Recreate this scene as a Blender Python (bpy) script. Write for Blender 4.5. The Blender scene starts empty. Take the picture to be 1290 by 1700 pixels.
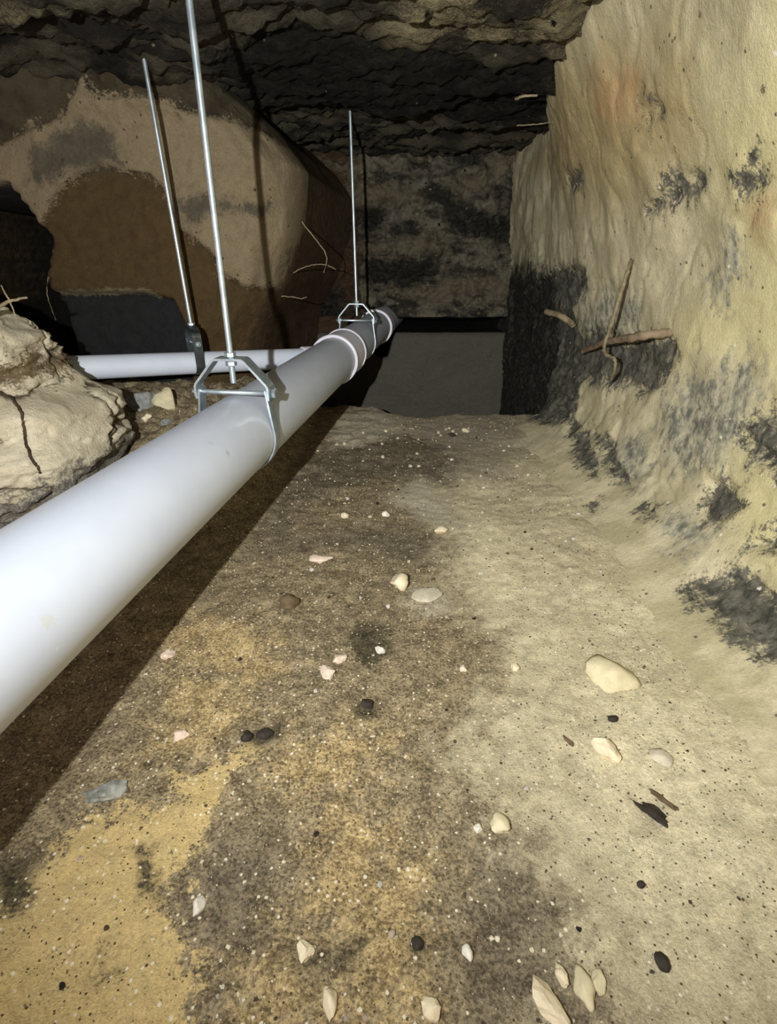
import bpy, bmesh, math, random
import numpy as np
from mathutils import Vector, Matrix
random.seed(7)
C = bpy.context.collection
SC = bpy.context.scene

# ------------------------------------------------------------------ camera, world, light, exposure
cam = bpy.data.objects.new('camera', bpy.data.cameras.new('camera')); C.objects.link(cam)
cam.location = (0, 0, .45); cam.rotation_euler = (math.radians(90 - 25.8), 0, 0)
cam.data.sensor_fit = 'VERTICAL'; cam.data.sensor_height = 36; cam.data.lens = 880 / 1700 * 36
cam.data.clip_start = .01; SC.camera = cam
SC.view_settings.view_transform = 'Standard'; SC.view_settings.look = 'None'
SC.view_settings.gamma = 1; SC.view_settings.use_curve_mapping = False
SC.view_settings.exposure = 1.08
SC.cycles.max_bounces = 6; SC.cycles.diffuse_bounces = 4; SC.cycles.caustics_reflective = False
W = bpy.data.worlds.new('dim_space'); SC.world = W; W.use_nodes = True
W.node_tree.nodes['Background'].inputs[0].default_value = (1, .80, .70, 1)
W.node_tree.nodes['Background'].inputs[1].default_value = .24
TORCH_E, TORCH_COL = 1.75, (1.0, 1.0, .965)
ld = bpy.data.lights.new('hand_torch', 'SPOT'); torch = bpy.data.objects.new('hand_torch', ld); C.objects.link(torch)
torch.location = (-.14, -.02, .50)
ld.spot_size = math.radians(165); ld.spot_blend = 1; ld.shadow_soft_size = .005; ld.energy = 4 * math.pi; ld.color = TORCH_COL
torch.rotation_euler = Vector((.28, 1, -.10)).to_track_quat('-Z', 'Y').to_euler()
ld.use_nodes = True
_nt = ld.node_tree
_fo = _nt.nodes.new('ShaderNodeLightFalloff'); _fo.inputs['Strength'].default_value = TORCH_E
_nt.links.new(_fo.outputs['Linear'], _nt.nodes['Emission'].inputs['Strength'])

# stain outlines in metres on each surface: floor and ceiling (x, y), right face (y, z), left and back faces (x, z)
PATCH = {
 'floor': {
  'brown': [[(-0.212,1.858),(0.087,1.331),(0.103,0.904),(0.095,0.712),(0.113,0.631),(0.153,0.551),(0.145,0.475),(0.1,0.413),(0.069,0.367),(0.108,0.322),(0.104,0.268),(0.119,0.237),(0.134,0.198),(0.137,0.16),(-0.049,0.114),(-0.32,0.114),(-0.54,0.341),(-0.363,0.81)]],
  'yellow': [[(-0.321,0.241),(-0.278,0.264),(-0.283,0.299),(-0.24,0.31),(-0.194,0.316),(-0.199,0.347),(-0.157,0.36),(-0.14,0.395),(-0.139,0.374),(-0.146,0.341),(-0.156,0.299),(-0.162,0.268),(-0.162,0.254),(-0.176,0.241),(-0.156,0.213),(-0.132,0.191),(-0.122,0.138),(-0.271,0.138)]],
  'ochre': [[(-0.047,0.322),(-0.019,0.316),(0.003,0.283),(0.027,0.264),(0.03,0.224),(0.019,0.198),(0.023,0.151),(-0.028,0.151),(-0.035,0.181),(-0.019,0.205),(-0.07,0.224),(-0.061,0.259)],[(-0.103,0.184),(-0.074,0.195),(-0.041,0.181),(-0.032,0.148),(-0.099,0.148)],[(-0.107,0.382),(-0.054,0.401),(0.003,0.401),(-0.026,0.341),(-0.081,0.328),(-0.107,0.347)],[(-0.311,0.551),(-0.252,0.589),(-0.183,0.576),(-0.128,0.495),(-0.171,0.465),(-0.226,0.485)],[(-0.244,0.475),(-0.188,0.475),(-0.149,0.429),(-0.188,0.367),(-0.239,0.374)]],
  'dark': [[(-0.137,1.356),(0.092,1.409),(0.176,1.218),(0.12,1.084),(-0.007,1.119),(-0.177,0.973),(-0.184,0.81),(-0.05,0.879),(0.06,0.855),(0.094,0.799),(0.044,0.74),(-0.088,0.799),(-0.213,0.749),(-0.235,0.904),(-0.21,1.197)],[(-0.152,0.268),(-0.118,0.294),(-0.085,0.283),(-0.08,0.228),(-0.104,0.198),(-0.13,0.198),(-0.159,0.233)],[(0.12,0.283),(0.139,0.213),(0.139,0.166),(0.044,0.16),(0.042,0.213),(0.079,0.283)]],
  'spot': [[(-0.059,0.557),(-0.029,0.589),(0.0,0.576),(0.004,0.517),(-0.026,0.495)],[(-0.037,0.442),(-0.022,0.447),(-0.018,0.425),(-0.031,0.422)],[(-0.064,0.202),(-0.024,0.209),(-0.03,0.196),(-0.057,0.193)],[(-0.211,0.277),(-0.196,0.268),(-0.177,0.243),(-0.181,0.237),(-0.199,0.259)],[(-0.156,0.403),(-0.118,0.406),(-0.111,0.388),(-0.147,0.383)],[(-0.21,0.193),(-0.204,0.197),(-0.192,0.19),(-0.197,0.184)],[(0.02,0.211),(0.027,0.209),(0.024,0.202),(0.019,0.203)],[(-0.321,0.268),(-0.294,0.273),(-0.277,0.237),(-0.292,0.224)]],
  'palepatch': [[(0.041,0.67),(0.068,0.665),(0.078,0.624),(0.051,0.614),(0.032,0.634)],[(-0.006,1.018),(0.075,1.119),(0.143,0.904),(0.126,0.855),(0.063,0.904)],[(-0.16,1.623),(-0.009,1.623),(0.06,1.465),(-0.071,1.331),(-0.148,1.307)]],
  'greyish': [[(-0.223,1.858),(0.435,1.858),(0.368,1.382),(0.273,1.084),(0.18,1.084),(0.068,0.988),(-0.007,1.239),(-0.193,1.084)]],  # greyer soil toward the pit; its tone also paints in the dimming with distance
 },
 'right': {
  'dark': [[(2.602,-0.495),(2.229,0.154),(2.312,0.329),(1.933,0.367),(1.646,0.426),(1.378,0.424),(1.356,0.379),(1.513,0.326),(1.405,0.264),(1.284,0.225),(1.34,0.156),(1.295,0.091),(1.357,0.05)],[(1.465,0.263),(1.261,0.302),(1.125,0.301),(0.952,0.324),(0.914,0.3),(0.974,0.236),(1.011,0.211),(1.113,0.212),(1.253,0.175),(1.41,0.172)],[(1.347,0.093),(1.183,0.079),(1.047,0.056),(1.004,0.04),(1.1,0.037),(1.266,0.053)],[(1.166,0.092),(1.095,0.104),(0.981,0.075),(0.91,0.058),(0.953,0.054),(1.038,0.066)],[(0.717,0.243),(0.683,0.269),(0.617,0.293),(0.578,0.217),(0.66,0.198),(0.714,0.209)],[(0.628,0.031),(0.626,0.05),(0.582,0.082),(0.537,0.081),(0.502,0.092),(0.431,0.05),(0.477,0.039),(0.54,0.033)],[(0.748,0.109),(0.753,0.142),(0.705,0.157),(0.659,0.141),(0.677,0.104),(0.705,0.094)],[(0.606,0.109),(0.568,0.159),(0.54,0.134),(0.58,0.115)],[(0.838,0.051),(0.825,0.065),(0.799,0.058),(0.803,0.048)],[(0.939,0.016),(0.936,0.024),(0.907,0.024),(0.899,0.016)],[(0.771,0.534),(0.717,0.546),(0.708,0.527),(0.755,0.513)],[(0.989,0.533),(0.928,0.559),(0.845,0.549),(0.866,0.537),(0.952,0.517),(1.026,0.518)],[(0.985,0.65),(0.926,0.652),(0.914,0.636),(0.968,0.628)],[(1.46,0.621),(1.307,0.608),(1.345,0.585),(1.451,0.59)]],
  'grey': [[(0.951,0.175),(0.902,0.252),(0.844,0.293),(0.729,0.318),(0.693,0.29),(0.722,0.224),(0.742,0.166),(0.811,0.124),(0.882,0.129)],[(0.799,0.058),(0.756,0.084),(0.696,0.094),(0.661,0.102),(0.663,0.067),(0.712,0.049)],[(1.048,0.096),(0.98,0.143),(0.891,0.115),(0.892,0.062),(0.958,0.065)],[(0.881,0.412),(0.816,0.438),(0.829,0.469),(0.785,0.471),(0.773,0.432),(0.814,0.392)],[(1.436,0.318),(1.231,0.386),(1.078,0.373),(1.101,0.315),(1.33,0.274)]],
  'red': [[(1.114,0.709),(0.979,0.692),(0.985,0.65),(1.078,0.653),(1.138,0.681)],[(0.745,0.506),(0.699,0.508),(0.701,0.484),(0.739,0.485)]],
  'yel': [[(0.795,0.629),(0.584,0.661),(0.513,0.413),(0.41,0.158),(0.519,0.08),(0.714,0.125),(0.697,0.297),(0.901,0.292),(0.934,0.345),(0.801,0.453),(0.849,0.542)]],
  'ochre': [[(1.243,0.783),(0.941,0.716),(0.813,0.685),(0.821,0.585),(0.998,0.533),(1.373,0.565),(2.13,0.717)]],
 },
 'left': {
  'tan': [[(-0.917,0.654),(-0.761,0.697),(-0.692,0.718),(-0.646,0.749),(-0.613,0.779),(-0.594,0.744),(-0.509,0.744),(-0.4,0.718),(-0.299,0.708),(-0.226,0.676),(-0.184,0.633),(-0.165,0.61),(-0.18,0.541),(-0.201,0.481),(-0.251,0.378),(-0.276,0.352),(-0.295,0.378),(-0.316,0.378),(-0.351,0.385),(-0.394,0.411),(-0.4,0.443),(-0.437,0.481),(-0.474,0.505),(-0.486,0.553),(-0.5,0.588),(-0.522,0.61),(-0.574,0.616),(-0.637,0.627),(-0.681,0.61),(-0.743,0.576),(-0.804,0.505),(-0.844,0.553),(-0.936,0.599)]],
  'grey': [[(-0.758,0.665),(-0.658,0.702),(-0.584,0.687),(-0.584,0.633),(-0.664,0.627),(-0.75,0.599),(-0.803,0.599)],[(-0.424,0.565),(-0.357,0.559),(-0.277,0.553),(-0.292,0.539),(-0.4,0.541),(-0.447,0.505),(-0.48,0.553)]],
  'black': [[(-0.828,0.372),(-0.583,0.372),(-0.522,0.352),(-0.497,0.282),(-0.508,0.021),(-1.422,-0.119),(-1.122,0.599),(-0.857,0.599),(-0.821,0.541),(-0.79,0.481),(-0.821,0.418)]],
  'void': [[(-1.255,0.599),(-0.873,0.588),(-0.846,0.547),(-0.809,0.487),(-0.821,0.418),(-0.829,0.378),(-0.82,0.324),(-0.829,0.21),(-0.882,-0.048),(-1.59,-0.119)]],
  'shelf': [[(-0.821,0.373),(-0.581,0.381),(-0.552,0.37),(-0.565,0.356),(-0.599,0.365),(-0.729,0.364),(-0.82,0.36)]],
 },
 'back': {
  'tan': [[(-0.107,0.503),(0.225,0.513),(0.252,0.46),(-0.06,0.449),(-0.12,0.471)],[(-0.012,0.327),(0.378,0.383),(0.503,0.35),(0.483,0.304),(0.137,0.281)],[(0.216,0.706),(0.352,0.725),(0.377,0.686),(0.264,0.666)],[(-0.236,0.763),(-0.101,0.763),(-0.125,0.706)],[(0.346,0.801),(0.455,0.819),(0.507,0.754),(0.397,0.725)],[(-0.194,0.686),(-0.011,0.706),(0.127,0.646),(-0.104,0.616)]],
  'dark': [[(0.222,0.596),(0.501,0.596),(0.532,0.534),(0.416,0.503),(0.248,0.534)],[(-0.361,0.883),(0.493,0.883),(0.522,0.819),(0.346,0.791),(0.122,0.828),(-0.188,0.847)],[(-0.268,0.596),(-0.012,0.616),(-0.012,0.545),(-0.237,0.524)],[(-0.357,0.327),(-0.185,0.327),(-0.177,0.211),(-0.038,0.211),(0.141,0.138),(-0.492,-0.066)],[(0.467,0.706),(0.535,0.706),(0.547,0.606),(0.477,0.606)],[(-0.108,0.438),(0.181,0.438),(0.184,0.35),(-0.086,0.327)]],
  'rust': [[(-0.601,0.35),(-0.391,0.524),(-0.297,0.503),(-0.308,0.327),(-0.398,0.113),(-0.587,0.038)]],
 },
 'ceiling': {
  'tan': [[(0.036,0.945),(0.1,0.945),(0.114,1.019),(0.121,1.108),(0.077,1.159),(0.042,1.084)],[(0.208,1.108),(0.25,1.019),(0.319,0.912),(0.462,1.249),(0.406,1.249),(0.329,1.217)],[(-0.552,0.999),(-0.501,0.999),(-0.51,1.061),(-0.58,1.084)],[(-0.005,1.159),(0.055,1.133),(0.059,1.217),(-0.005,1.233)],[(-1.016,1.59),(-0.739,1.397),(-0.799,1.649),(-1.157,2.031),(-1.401,2.132)],[(0.14,1.108),(0.191,1.12),(0.199,1.188),(0.15,1.173)]],
  'dark': [[(-0.311,1.159),(-0.16,1.108),(0.061,1.249),(0.317,1.249),(0.456,1.781),(0.087,1.712),(-0.232,1.536),(-0.36,1.356)],[(-0.54,1.188),(-0.459,1.217),(-0.549,1.486),(-0.608,1.44)],[(0.294,1.061),(0.313,1.061),(0.342,1.146),(0.325,1.154)],[(0.336,0.999),(0.357,0.999),(0.378,1.061),(0.365,1.061)],[(-0.355,1.019),(-0.302,1.019),(-0.325,1.084)]],
 },
}

# ------------------------------------------------------------------ helpers
def tag(o, label=None, cat=None, group=None, kind=None):
    if label: o['label'] = label
    if cat: o['category'] = cat
    if group: o['group'] = group
    if kind: o['kind'] = kind
    return o
def empty(name, loc, rot=(0, 0, 0)):
    o = bpy.data.objects.new(name, None); C.objects.link(o); o.location = loc; o.rotation_euler = rot
    o.empty_display_size = .02
    return o
def mesh_obj(name, verts, faces, m, parent=None, smooth=True):
    me = bpy.data.meshes.new(name); me.from_pydata([tuple(v) for v in verts], [], faces); me.update()
    if smooth: me.polygons.foreach_set('use_smooth', [True] * len(me.polygons))
    me.materials.append(m)
    o = bpy.data.objects.new(name, me); C.objects.link(o)
    if parent: o.parent = parent
    return o
def bm_obj(name, bm, m, parent=None, smooth=True):
    bmesh.ops.recalc_face_normals(bm, faces=bm.faces[:])
    me = bpy.data.meshes.new(name); bm.to_mesh(me); bm.free()
    if smooth: me.polygons.foreach_set('use_smooth', [True] * len(me.polygons))
    me.materials.append(m)
    o = bpy.data.objects.new(name, me); C.objects.link(o)
    if parent: o.parent = parent
    return o
def hsh(ix, iy, iz, s):
    n = (ix.astype(np.int64) * 374761393 + iy.astype(np.int64) * 668265263 + iz.astype(np.int64) * 2147483647 + s * 974711) & 0xffffffff
    n = ((n ^ (n >> 13)) * 1274126177) & 0xffffffff
    n = ((n ^ (n >> 16)) * 2246822519) & 0xffffffff
    return ((n ^ (n >> 15)) & 0xffff) / 65535.0
def vn(x, y, z, s=0):
    x0 = np.floor(x); y0 = np.floor(y); z0 = np.floor(z)
    fx = x - x0; fy = y - y0; fz = z - z0
    fx = fx * fx * (3 - 2 * fx); fy = fy * fy * (3 - 2 * fy); fz = fz * fz * (3 - 2 * fz)
    r = 0
    for a in (0, 1):
        for b in (0, 1):
            for c in (0, 1):
                r = r + hsh(x0 + a, y0 + b, z0 + c, s) * (fx if a else 1 - fx) * (fy if b else 1 - fy) * (fz if c else 1 - fz)
    return r
def fbm(x, y, z, freq, oct=4, s=0, gain=.5):
    x = np.asarray(x, float); y = np.asarray(y, float) + 0 * x; z = np.asarray(z, float) + 0 * x
    r = 0; a = 1; t = 0
    for k in range(oct):
        r = r + a * (vn(x * freq, y * freq, z * freq, s + k * 17) - .5); t += a; a *= gain; freq *= 2.03
    return r / t * 2
def sm(t):
    t = np.clip(t, 0, 1); return t * t * (3 - 2 * t)
def sdf(px, py, polys):
    """signed distance to the nearest of some stain outlines, positive inside"""
    best = np.full(px.shape, -9.)
    for P in polys:
        P = np.array(P, float); Q = np.roll(P, -1, 0)
        d = np.full(px.shape, 1e9); ins = np.zeros(px.shape, bool)
        for (ax, ay), (bx, by) in zip(P, Q):
            ex, ey = bx - ax, by - ay; L = ex * ex + ey * ey + 1e-12
            t = np.clip(((px - ax) * ex + (py - ay) * ey) / L, 0, 1)
            d = np.minimum(d, (px - ax - t * ex) ** 2 + (py - ay - t * ey) ** 2)
            if ay != by:
                c = ((ay > py) != (by > py)) & (px < (bx - ax) * (py - ay) / (by - ay) + ax)
                ins ^= c
        d = np.sqrt(d); best = np.maximum(best, np.where(ins, d, -d))
    return np.clip(best, -.3, .3)
def grid_obj(name, X, Y, Z, m, attrs=None, flip=False, keep=None):
    nj, ni = X.shape
    co = np.stack([X, Y, Z], -1).reshape(-1, 3).astype(np.float32)
    idx = np.arange(nj * ni).reshape(nj, ni)
    q = np.stack([idx[:-1, :-1], idx[:-1, 1:], idx[1:, 1:], idx[1:, :-1]], -1).reshape(-1, 4)
    if flip: q = q[:, ::-1]
    me = bpy.data.meshes.new(name)
    me.vertices.add(len(co)); me.vertices.foreach_set('co', co.ravel())
    me.loops.add(q.size); me.loops.foreach_set('vertex_index', q.ravel().astype(np.int32))
    me.polygons.add(len(q)); me.polygons.foreach_set('loop_start', np.arange(0, q.size, 4, dtype=np.int32))
    me.polygons.foreach_set('loop_total', np.full(len(q), 4, np.int32))
    me.polygons.foreach_set('use_smooth', np.ones(len(q), bool))
    me.update(calc_edges=True); me.validate()
    for k, v in (attrs or {}).items():
        a = me.attributes.new(k, 'FLOAT', 'POINT'); a.data.foreach_set('value', np.asarray(v, np.float32).ravel())
    me.materials.append(m)
    o = bpy.data.objects.new(name, me); C.objects.link(o)
    return o

# ------------------------------------------------------------------ materials
def lin(c): return tuple(((v / 255 + .055) / 1.055) ** 2.4 if v > 10 else v / 255 / 12.92 for v in c) + (1,)
class NT:
    def __init__(s, name):
        s.m = bpy.data.materials.new(name); s.m.use_nodes = True; s.t = s.m.node_tree
        s.b = s.t.nodes['Principled BSDF']
    def n(s, typ, props=None, **kw):
        nd = s.t.nodes.new('ShaderNode' + typ)
        for k, v in (props or {}).items(): setattr(nd, k, v)
        for k, v in kw.items(): s.set(nd.inputs[int(k[1:]) if k[0] == '_' else k], v)
        return nd
    def set(s, sock, v):
        if isinstance(v, bpy.types.NodeSocket): s.t.links.new(v, sock)
        else: sock.default_value = v
    def math(s, op, a, b=None, c=None, clamp=False):
        nd = s.n('Math', {'operation': op, 'use_clamp': clamp}, _0=a)
        if b is not None: s.set(nd.inputs[1], b)
        if c is not None: s.set(nd.inputs[2], c)
        return nd.outputs[0]
    def noise(s, vec, scale, detail=4, rough=.6, dist=0):
        nd = s.n('TexNoise', None, Scale=scale, Detail=detail, Roughness=rough, Distortion=dist); s.set(nd.inputs['Vector'], vec)
        return nd.outputs['Fac']
    def step(s, v, lo, hi):
        nd = s.n('MapRange', {'interpolation_type': 'SMOOTHSTEP'}, _0=v, _1=lo, _2=hi); return nd.outputs[0]
    def mix(s, f, a, b, mode='MIX'):
        nd = s.n('Mix', {'data_type': 'RGBA', 'blend_type': mode})
        s.set(nd.inputs[0], f); s.set(nd.inputs[6], a); s.set(nd.inputs[7], b); return nd.outputs[2]
def k_specks(k, tc, gr, specks, col):
    for (scale, thr, c, gate) in specks:
        vo = k.n('TexVoronoi', {'feature': 'F1'}, Scale=scale, Vector=tc, Randomness=1.0)
        rnd = k.n('SeparateColor', None, _0=vo.outputs['Color']).outputs[0]
        d = k.math('MULTIPLY_ADD', k.math('SUBTRACT', gr, .5), .35, vo.outputs['Distance'])
        msk = k.math('MULTIPLY', k.step(d, thr, thr * .6), k.math('GREATER_THAN', rnd, gate))
        col = k.mix(msk, col, lin(c))
    return col
def soil(name, base, base2, layers=(), specks=(), stretch=(1, 1, 1), bump=.006, grain=.35, blotch=9, rough=.95, turn=(0, 0, 0), speck_under=False):
    """layers: (attribute, colour, second colour, edge roughness m, softness m, grain share)"""
    k = NT(name); tc = k.n('TexCoord').outputs['Object']
    mp = k.n('Mapping', None, Vector=tc, Scale=stretch, Rotation=turn).outputs[0]
    big = k.noise(mp, blotch, 5, .62); mid = k.noise(mp, blotch * 5, 5, .7); fine = k.noise(tc, 230, 4, .75); gr = k.noise(tc, 620, 3, .7)
    col = k.mix(k.step(big, .40, .60), lin(base), lin(base2))
    if speck_under: col = k_specks(k, tc, gr, specks, col); specks = ()
    edge = k.noise(mp, 32, 8, .72)
    grainy = k.math('ADD', k.math('MULTIPLY', k.math('SUBTRACT', fine, .5), .6), k.math('MULTIPLY', k.math('SUBTRACT', edge, .5), 1.0))
    vor = k.n('TexVoronoi', {'feature': 'F1'}, Scale=430, Vector=tc, Randomness=1.0)
    cell = k.n('SeparateColor', None, _0=vor.outputs['Color']).outputs[0]
    gn = k.noise(tc, 360, 4, .7)
    gran = k.math('ADD', k.math('MULTIPLY', cell, .16), k.math('ADD', k.math('MULTIPLY', gn, .62), k.math('MULTIPLY', mid, .38)))
    for (at, c1, c2, amp, soft, *gg) in layers:
        a = k.n('Attribute', {'attribute_name': at}).outputs['Fac']
        v = k.math('MULTIPLY_ADD', grainy, amp * 2.2, a)
        msk = k.step(v, -soft, soft)
        mx = k.step(gran, .42, .72) if gg else k.step(mid, .35, .65)
        col = k.mix(msk, col, k.mix(mx, lin(c1), lin(c2)))
    tone = k.math('MULTIPLY_ADD', k.math('SUBTRACT', mid, .5), grain * 1.6, 1.0)
    tone = k.math('MULTIPLY_ADD', k.math('SUBTRACT', gr, .5), grain * 1.7, tone)
    tone = k.math('MULTIPLY_ADD', k.math('SUBTRACT', fine, .5), grain * 1.5, tone)
    cc = k.n('CombineColor', None, _0=tone, _1=tone, _2=tone).outputs[0]
    col = k.mix(1.0, col, cc, 'MULTIPLY')
    col = k_specks(k, tc, gr, specks, col)
    k.set(k.b.inputs['Base Color'], col); k.b.inputs['Roughness'].default_value = rough
    k.b.inputs['Specular IOR Level'].default_value = .15
    h = k.math('ADD', k.math('MULTIPLY', mid, .75), k.math('ADD', k.math('MULTIPLY', fine, .55), k.math('MULTIPLY', gr, .28)))
    bp = k.n('Bump', None, Strength=.9, Distance=bump, Height=h)
    k.set(k.b.inputs['Normal'], bp.outputs[0])
    return k.m
def plain(name, c, rough=.5, metal=0, c2=None, scale=40, bump=0, spec=.5, det=3):
    k = NT(name); tc = k.n('TexCoord').outputs['Object']
    nz = k.noise(tc, scale, det, .65)
    k.set(k.b.inputs['Base Color'], k.mix(k.step(nz, .35, .65), lin(c), lin(c2 or c)))
    k.b.inputs['Roughness'].default_value = rough; k.b.inputs['Metallic'].default_value = metal
    k.b.inputs['Specular IOR Level'].default_value = spec
    if bump: k.set(k.b.inputs['Normal'], k.n('Bump', None, Strength=.8, Distance=bump, Height=nz).outputs[0])
    return k.m

M_floor = soil('sandy_floor_soil', (212, 202, 170), (194, 184, 154),
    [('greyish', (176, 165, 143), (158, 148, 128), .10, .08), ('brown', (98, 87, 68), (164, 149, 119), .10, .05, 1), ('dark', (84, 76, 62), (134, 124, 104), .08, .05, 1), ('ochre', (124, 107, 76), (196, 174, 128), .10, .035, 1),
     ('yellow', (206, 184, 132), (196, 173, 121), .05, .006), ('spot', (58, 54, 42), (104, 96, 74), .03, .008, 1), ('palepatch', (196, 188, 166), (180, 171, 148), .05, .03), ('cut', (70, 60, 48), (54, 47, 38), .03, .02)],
    specks=[(230, .26, (84, 74, 56), .74), (170, .25, (232, 224, 200), .74), (105, .2, (230, 222, 196), .84), (80, .16, (78, 70, 58), .86), (62, .13, (230, 222, 202), .9)], bump=.0035, grain=.66, blotch=9)
M_right = soil('yellow_sand_face', (206, 196, 164), (182, 173, 140),
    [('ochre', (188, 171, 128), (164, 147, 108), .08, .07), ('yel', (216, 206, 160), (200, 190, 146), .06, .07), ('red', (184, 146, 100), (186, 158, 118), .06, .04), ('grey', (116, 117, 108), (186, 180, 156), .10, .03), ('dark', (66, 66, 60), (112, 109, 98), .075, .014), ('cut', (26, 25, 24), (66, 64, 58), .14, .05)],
    specks=[(70, .2, (112, 104, 86), .84), (45, .14, (226, 220, 196), .92), (28, .13, (126, 112, 84), .86)], bump=.0026, grain=.38, blotch=10, stretch=(1, 1.35, .9), turn=(math.radians(25), 0, 0))
M_left = soil('layered_clay_face', (76, 68, 53), (56, 50, 40),
    [('face', (88, 72, 46), (72, 58, 38), .04, .03), ('tan', (146, 131, 105), (126, 113, 90), .04, .006), ('grey', (100, 93, 78), (78, 73, 62), .05, .014),
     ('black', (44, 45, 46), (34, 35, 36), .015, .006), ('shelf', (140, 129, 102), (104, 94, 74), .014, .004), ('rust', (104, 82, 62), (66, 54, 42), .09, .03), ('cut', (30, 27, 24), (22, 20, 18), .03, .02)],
    specks=[(60, .15, (56, 48, 36), .82), (34, .12, (62, 54, 42), .8)], bump=.006, grain=.45)
M_back = soil('dark_topsoil_face', (128, 121, 105), (58, 55, 49),
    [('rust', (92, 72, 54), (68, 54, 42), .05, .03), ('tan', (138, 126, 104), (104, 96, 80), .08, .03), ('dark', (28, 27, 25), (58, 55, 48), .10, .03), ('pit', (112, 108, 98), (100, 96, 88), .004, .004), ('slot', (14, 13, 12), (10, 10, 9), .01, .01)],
    specks=[(50, .25, (150, 142, 120), .82), (34, .22, (22, 21, 19), .66), (24, .18, (132, 122, 100), .86)], stretch=(.75, 1, 1.5), bump=.014, grain=.75, blotch=11, speck_under=True)
M_ceil = soil('black_humus_overhead', (84, 78, 64), (42, 39, 34),
    [('tan', (156, 146, 114), (112, 103, 80), .10, .04), ('dark', (20, 19, 17), (38, 36, 31), .09, .04)],
    specks=[(46, .14, (150, 140, 112), .92), (30, .2, (20, 19, 17), .7)], stretch=(.55, 1.6, 1), bump=.014, grain=.55, blotch=12)
M_block = soil('pale_sandstone_clay', (224, 214, 188), (208, 197, 170),
    [('band', (104, 88, 64), (136, 120, 92), .05, .008), ('crumb', (148, 142, 134), (92, 89, 84), .06, .014, 1), ('chink', (92, 84, 70), (120, 110, 92), .02, .005)],  # crumb: grey crumbly foot of the block, its shade put into the colour
    specks=[(60, .13, (120, 104, 80), .9)], bump=.005, grain=.24, blotch=14)
M_pvc = plain('white_pvc', (208, 216, 230), .55, 0, (203, 211, 226), 14, 0, .45)
M_pvc2 = plain('white_pvc_fitting', (236, 234, 246), .3, 0, (230, 229, 240), 14, 0, .5)
M_zinc = plain('zinc_plated_steel', (208, 222, 230), .36, .75, (180, 196, 206), 60, 0)
M_dzinc = plain('dark_galvanised_strap', (120, 130, 134), .3, .9, (96, 106, 112), 60, 0)
M_root = plain('dry_root_bark', (146, 128, 106), .9, 0, (112, 98, 80), 60, .002, .1)
M_root2 = plain('thin_pale_root', (150, 138, 112), .9, 0, (124, 112, 88), 60, .001, .1)
M_root3 = plain('dark_root', (84, 72, 56), .9, 0, (66, 56, 44), 60, .001, .1)
ST = {}
for nm, c1, c2 in [('cream', (232, 220, 190), (220, 206, 176)), ('pink', (226, 208, 190), (214, 194, 176)), ('white', (234, 230, 218), (216, 210, 196)),
                   ('tan', (218, 208, 174), (204, 194, 160)), ('grey', (150, 151, 148), (122, 124, 122)), ('buried', (208, 200, 178), (190, 183, 162)), ('flint', (112, 114, 108), (166, 168, 160)),
                   ('brown', (112, 96, 74), (92, 78, 60)), ('char', (66, 60, 54), (50, 46, 42)), ('yellow', (196, 166, 106), (180, 152, 96))]:
    ST[nm] = plain(nm + '_stone', c1, .85, 0, c2, 90, .0012, .15, 5)

# ------------------------------------------------------------------ ground shapes
def edge_y(x):
    ex = [-1.2, -.3, -.19, -.16, -.088, -.052, -.008, .068, .114, .178, .219, .263, .338, .392, .426, .477, .7]
    ey = [1.74, 1.74, 1.768, 1.785, 1.733, 1.741, 1.68, 1.623, 1.616, 1.651, 1.673, 1.659, 1.651, 1.644, 1.659, 1.71, 1.75]
    return np.interp(x, ex, ey)
def floor_z(x, y):
    x = np.asarray(x, float); y = np.asarray(y, float)
    z = .010 * fbm(x, y, 0, 5, 3, 1) + (.0015 + .004 * sm((.1 - x) / .2)) * fbm(x, y, 0, 22, 3, 2) + .0018 * fbm(x, y, 0, 90, 2, 3)
    bank = sm((-.215 - x) / .17) * sm((y - .74) / .42)
    z = z + bank * (.155 + .03 * fbm(x, y, 0, 9, 4, 5) + .012 * fbm(x, y, 0, 40, 3, 6))
    z = z + .008 * sm((x - .2) / .2) - .02 * sm((x - .42) / .06)
    return z
def fz(x, y): return float(floor_z(np.array([x]), np.array([y]))[0])
def wall_x(y, z):
    top = .31 + .17 * sm((y - 1.15) / .9)
    lean = np.clip((z - .28) / .5, 0, 1)
    x = .485 + (top - .485) * lean ** 1.6
    k = 1 - sm((y - 1.45) / .2)
    return x - np.where(z >= 0, .15 * np.exp(-np.clip(z, 0, 9) / .045) * k, .15 * k)
def arc(z): return z + .15 * (1 - np.exp(-np.clip(z, 0, 9) / .045))

# floor
xs = np.linspace(-1.0, .56, 330); n1 = 430
t = np.linspace(0, 1, n1) ** 1.25
Xf = np.tile(xs, (n1, 1)); Ey = edge_y(xs)[None, :]
Ey = Ey + .012 * fbm(xs, 0, 0, 30, 4, 8)[None, :]
Yf = -.3 + (Ey + .3) * t[:, None]
Zf = floor_z(Xf, Yf)
lip = sm((Yf - (Ey - .03)) / .03); Zf = Zf - .012 * lip ** 2
nd = 34; dd = np.linspace(.012, .62, nd)[:, None]
Xd = np.tile(xs, (nd, 1)); Zd = Zf[-1:] - dd
Yd = Ey + .01 + .02 * fbm(Xd, 0, Zd, 14, 4, 9) - .03 * sm(dd / .2)
X = np.vstack([Xf, Xd]); Y = np.vstack([Yf, Yd]); Z = np.vstack([Zf, Zd])
FP = PATCH['floor']
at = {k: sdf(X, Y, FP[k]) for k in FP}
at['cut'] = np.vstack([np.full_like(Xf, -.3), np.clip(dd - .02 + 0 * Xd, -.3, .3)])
for k in FP: at[k][n1:] = -.3
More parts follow.
